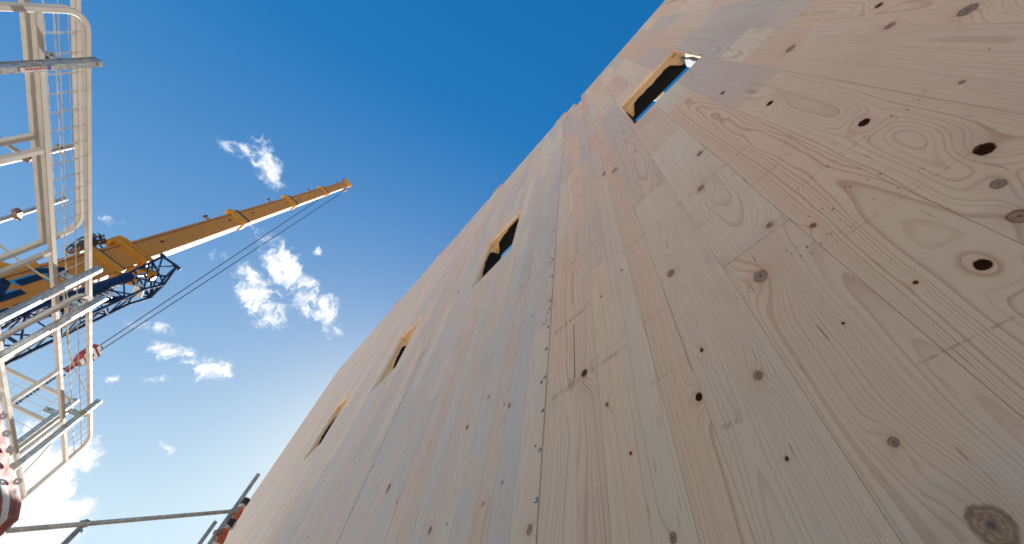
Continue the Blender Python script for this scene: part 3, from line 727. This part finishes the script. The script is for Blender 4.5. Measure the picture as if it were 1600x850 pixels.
# letters stacked up the boom (tops towards the tip)
def letter(name, polys, a_base, a_top, t_l, t_r):
    # local coords: x 0..1 left->right (t increases), y 0..1 up (towards the tip)
    rt = None
    for mt, lift, da, dt in ((M_CYAN, .004, -.055, -.035), (M_NAVYT, .0085, 0, 0)):
        mb = MB()
        for pl in polys:
            vs = [C(a_base + (a_top - a_base) * y + da, t_l + (t_r - t_l) * x + dt, lift) for x, y in pl]; k = len(vs)
            lo = [p - nn * .003 for p in vs]
            mb.add(vs + lo, [tuple(range(k)), tuple(range(k, 2 * k))[::-1]] + [(i, (i + 1) % k, (i + 1) % k + k, i + k) for i in range(k)])
        o = mb.build(name if rt is None else 'letter_face', mt, CR if rt is None else rt)
        rt = rt or o
letter('letter_a', [[(0, 0), (.34, 0), (.58, 1), (.34, 1)], [(.34, 1), (.40, .74), (.58, .74), (.66, 1)], [(.66, 1), (.42, 1), (.72, 0), (1, 0)], [(.30, .22), (.72, .22), (.68, .42), (.36, .42)]], -.30, .20, -.33, .03)
letter('letter_i', [[(0, 0), (1, 0), (1, 1), (0, 1)]], -.80, -.36, -.22, -.09)
letter('letter_n', [[(0, 0), (.28, 0), (.28, 1), (0, 1)], [(.72, 0), (1, 0), (1, 1), (.72, 1)], [(.04, 1), (.32, 1), (.96, 0), (.68, 0)]], -1.33, -.87, -.33, .07)
# row of small dark dashes along the sunny edge of the base section
for k in range(8):
    a = -1.75 + k * .3
    MB().obox(C(a, .215, .003), v * .10, w * .022, nn * .003).build('warning_dash', M_NAVYT, CR)
# cable reel and lamp cluster on the far flank
reel = MB(); reel.tube([C(1.25, -.62, -.1), C(1.25, -.50, -.1)], .26, 22); reel.build('cable_reel', M_BLACK, CR, smooth=True)
reel = MB()
for k in range(8):
    a = k * math.pi / 4; reel.tube([C(1.25, -.65, -.1), C(1.25 + .3 * math.cos(a), -.65, -.1 + .3 * math.sin(a))], .014, 5)
pr = [C(1.25 + .31 * math.cos(k * math.pi / 10), -.65, -.1 + .31 * math.sin(k * math.pi / 10)) for k in range(21)]
reel.tube(pr, .02, 6); reel.build('reel_rim', M_BLACK, CR)
cl_ = MB(); rd = random.Random(5)
for k in range(22):
    c0 = C(1.55 + rd.uniform(-.25, .45), -.56 + rd.uniform(-.16, .08), rd.uniform(-.3, .0)); d0 = Vector((rd.uniform(-1, 1), rd.uniform(-1, 1), rd.uniform(-1, 1))).normalized()
    cl_.tube([c0 - d0 * .07, c0 + d0 * .07], rd.uniform(.012, .035), 6)
cl_.build('hose_cluster', M_BLACK, CR)
cl_ = MB()
for k in range(10):
    c0 = C(.6 + k * .05 + rd.uniform(-.1, .1), -.48, rd.uniform(-.1, .04)); d0 = Vector((rd.uniform(-1, 1), rd.uniform(-1, 1), rd.uniform(-1, 1))).normalized()
    cl_.tube([c0 - d0 * .05, c0 + d0 * .05], .02, 6)
cl_.build('valve_block', M_RUST, CR)
# orange bracket hump on the upper edge lower down
hm = MB(); hm.tube([C(-.62, -.50, -.02), C(-.62, -.50, -.30)], .15, 18); hm.tube([C(-.18, -.47, -.02), C(-.18, -.47, -.28)], .11, 16); hm.obox(C(-.40, -.46, -.12), v * .26, w * .09, nn * .09)
hm.build('jib_bracket', M_CRANEO, CR, smooth=True)
# orange brackets that carry the lattice jib
for (a, t, la, lt) in ((1.15, .38, .28, .05), (1.75, .42, .30, .06), (.4, .36, .12, .05)):
    MB().obox(C(a, t, -.12), (v * .6 + w * .55).normalized() * la, (w * .6 - v * .5).normalized() * lt, nn * .10).build('jib_bracket', M_CRANEO, CR)

# lattice fly jib stowed beside the boom
JB = thing('lattice_jib', 'navy blue lattice fly jib folded along the lower edge of the ochre boom', 'crane jib')
ch = {}
tl, tr, nu_, nl = .44, .90, .10, -.42
A0, A1 = -6.0, 1.0
def jt(name, pts, r, m=M_NAVY, n=8): return MB().tube(pts, r, n).build(name, m, JB, smooth=True)
for (t, n) in ((tl, nu_), (tr, nu_), (tl, nl), (tr, nl)): jt('chord', [C(A0, t, n), C(A1, t, n)], .033)
k = 0; a = A0
while a < A1 - .3:
    b_ = a + .58
    for (p_, q_) in (((tl, nu_), (tr, nu_)), ((tr, nu_), (tr, nl)), ((tl, nl), (tr, nl)), ((tl, nu_), (tl, nl))):
        s_, e_ = (p_, q_) if k % 2 == 0 else (q_, p_)
        jt('lacing', [C(a, *s_), C(min(b_, A1), *e_)], .017, n=6)
        jt('lacing', [C(a, *p_), C(a, *q_)], .013, n=6)
    a = b_; k += 1
# head of the jib: chords gather at the tip, with a corner plate
tip = (2.62, .70, .05); tip2 = (2.56, .32, .05); cor = (1.62, .99, .08); corb = (1.62, .99, -.40); tipb = (2.6, .70, -.35)
for p_, q_ in (((A1, tr, nu_), cor), (cor, tip), ((A1, tl, nu_), tip2), (tip2, tip), ((A1, tr, nl), corb), (corb, tipb), (tip, tipb), (cor, corb), ((A1, tl, nl), (2.2, .34, -.40)), ((2.2, .34, -.4), tipb)):
    jt('chord', [C(*p_), C(*q_)], .03)
for p_, q_ in (((A1, tl, nu_), cor), ((A1, tr, nu_), (1.9, .40, .06)), (cor, (2.1, .36, .06)), ((1.62, .42, .08), tip), ((A1, tl, nl), corb), ((A1, tr, nl), (2.2, .34, -.4)), ((A1, tl, nu_), corb), ((1.35, .43, .08), (1.62, .99, -.4)),
               ((1.0, .9, .1), (1.62, .5, -.4)), ((2.1, .36, .06), corb), (tip2, corb)):
    jt('lacing', [C(*p_), C(*q_)], .02, n=6)
jt('head_pin', [C(2.66, .60, .0), C(2.66, .80, .0)], .05, n=10); jt('head_pin', [C(2.60, .24, .05), C(2.60, .38, .05)], .045, n=10)
jt('jib_cylinder', [C(-.45, .50, .16), C(.95, .53, .16)], .105, n=16)
jt('cylinder_rod', [C(.95, .53, .16), C(1.45, .60, .12)], .035, M_GALV, n=10)
jt('winch_drum', [C(1.25, .74, -.05), C(1.25, .84, -.30)], .10, M_WPAINT, n=14)
jt('sheave', [C(1.75, .66, -.1), C(1.75, .72, -.1)], .11, M_BLACK, n=14)
MB().obox(C(.30, .80, -.02), (v * .8 + w * .2) * .36, (w) * .07, nn * .02).build('walkway_plate', M_NAVY, JB)
MB().obox(C(-2.2, .34, -.2), v * 2.2, w * .05, nn * .12).build('side_beam', M_NAVY, JB)
for k in range(9):
    a = -.75 + k * .12; MB().obox(C(a, .70, .14), (v * .4 + w).normalized() * .10, v * .018, nn * .01).build('step_bar', M_WPAINT, JB)
MB().obox(C(-.1, .62, .19), v * .3, w * .02, nn * .02).build('hose_bundle', M_BLACK, JB)

# hoist rope and striped hook block
hk = pt(130, 561, 21.9)
top = C(26.2, .32, -.3); top.x, top.y = hk.x, hk.y
tA = pt(531, 303, 36.0); tB = pt(522, 304, 35.2)
bA = pt(156, 548, 21.9); bB = pt(149, 545, 22.0)
MB().tube([tA, pt(157, 548, 21.8)], .022, 6).build('hoist_rope', M_ROPE, CR)
MB().tube([pt(520, 297, 35.6), pt(147, 546, 22.0)], .022, 6).build('hoist_rope', M_ROPE, CR)
HK = thing('hook_block', 'crane hook block striped dark red and white, hanging from two ropes', 'hook block')
dz = UP; sd_ = Vector((.75, -.5, 0)).normalized(); th = sd_.cross(dz)
hc = pt(131, 560, 21.9); HS = .8
def hb_(name, prof, m, thick, parent=HK):
    k = len(prof); vs = [hc + dz * a * HS + sd_ * b * HS + th * thick * HS for a, b in prof] + [hc + dz * a * HS + sd_ * b * HS - th * thick * HS for a, b in prof]
    return MB().add(vs, [tuple(range(k)), tuple(range(k, 2 * k))[::-1]] + [(i, (i + 1) % k, (i + 1) % k + k, i + k) for i in range(k)]).build(name, m, parent)
body = hb_('cheek_plate', [(.72, -.10), (.78, .08), (.70, .24), (.35, .30), (-.05, .28), (-.38, .12), (-.42, -.06), (-.2, -.22), (.2, -.30), (.5, -.28)], M_RED, .14)
for a0, a1, b0, b1 in ((.55, .68, -.22, .22), (.26, .42, -.27, .27), (-.02, .15, -.25, .25), (-.26, -.12, -.16, .16)):
    hb_('white_stripe', [(a1, b0), (a1 + .03, b1), (a0, b1), (a0 - .03, b0)], M_WPAINT, .148, body)
MB().tube([hc + dz * .18 + th * .135, hc + dz * .18 - th * .135], .07, 14).build('axle', M_DARK, HK)
hb_('shank', [(-.38, -.07), (-.38, .07), (-.75, .10), (-.80, -.10)], M_RED, .07)
hp = [hc + dz * (-.76 + .15 * math.cos(t)) + sd_ * (.15 * math.sin(t)) for t in [i * math.pi / 8 for i in range(0, 14)]]
MB().tube([hc - dz * .58] + hp, .04, 8).build('hook', M_DARK, HK)
sl = MB(); s0 = hc - dz * .90
for k in range(60):
    for sgn in (-1, 1):
        sl.tube([s0 - dz * (k * .10) + sd_ * (.035 * sgn), s0 - dz * (k * .10 + .08) + sd_ * (.035 * -sgn * .3)], .022, 5)
tag(sl.build('lifting_chain', M_NAVYT), 'dark lifting chain hanging below the striped hook block', 'chain')

# something metal hooked on the far side of the nearest opening
CB = thing('prop_bracket', 'small steel prop bracket visible through the nearest window opening', 'bracket')
c = G(.36, 1.42, 6.0); dd = ray(1027, 152); c = dd * (1.40 / dd.y) + Vector((0, 0, H))
MB().tube([c - UP * .12, c + UP * .12], .045, 10).build('sleeve', M_GALV, CB, smooth=True)
MB().obox(c + Vector((.02, 0, -.09)), (.07, 0, 0), (0, .04, 0), (0, 0, .012)).build('flange', M_GALV, CB)
MB().tube([c + Vector((-.05, 0, .02)), c + Vector((.12, 0, .08))], .014, 8).build('bolt', M_GALV, CB)
MB().obox(c + Vector((0, .3, .0)), (.03, 0, 0), (0, .3, 0), (0, 0, .03)).build('arm', M_GALV, CB)
print('boards', nb)
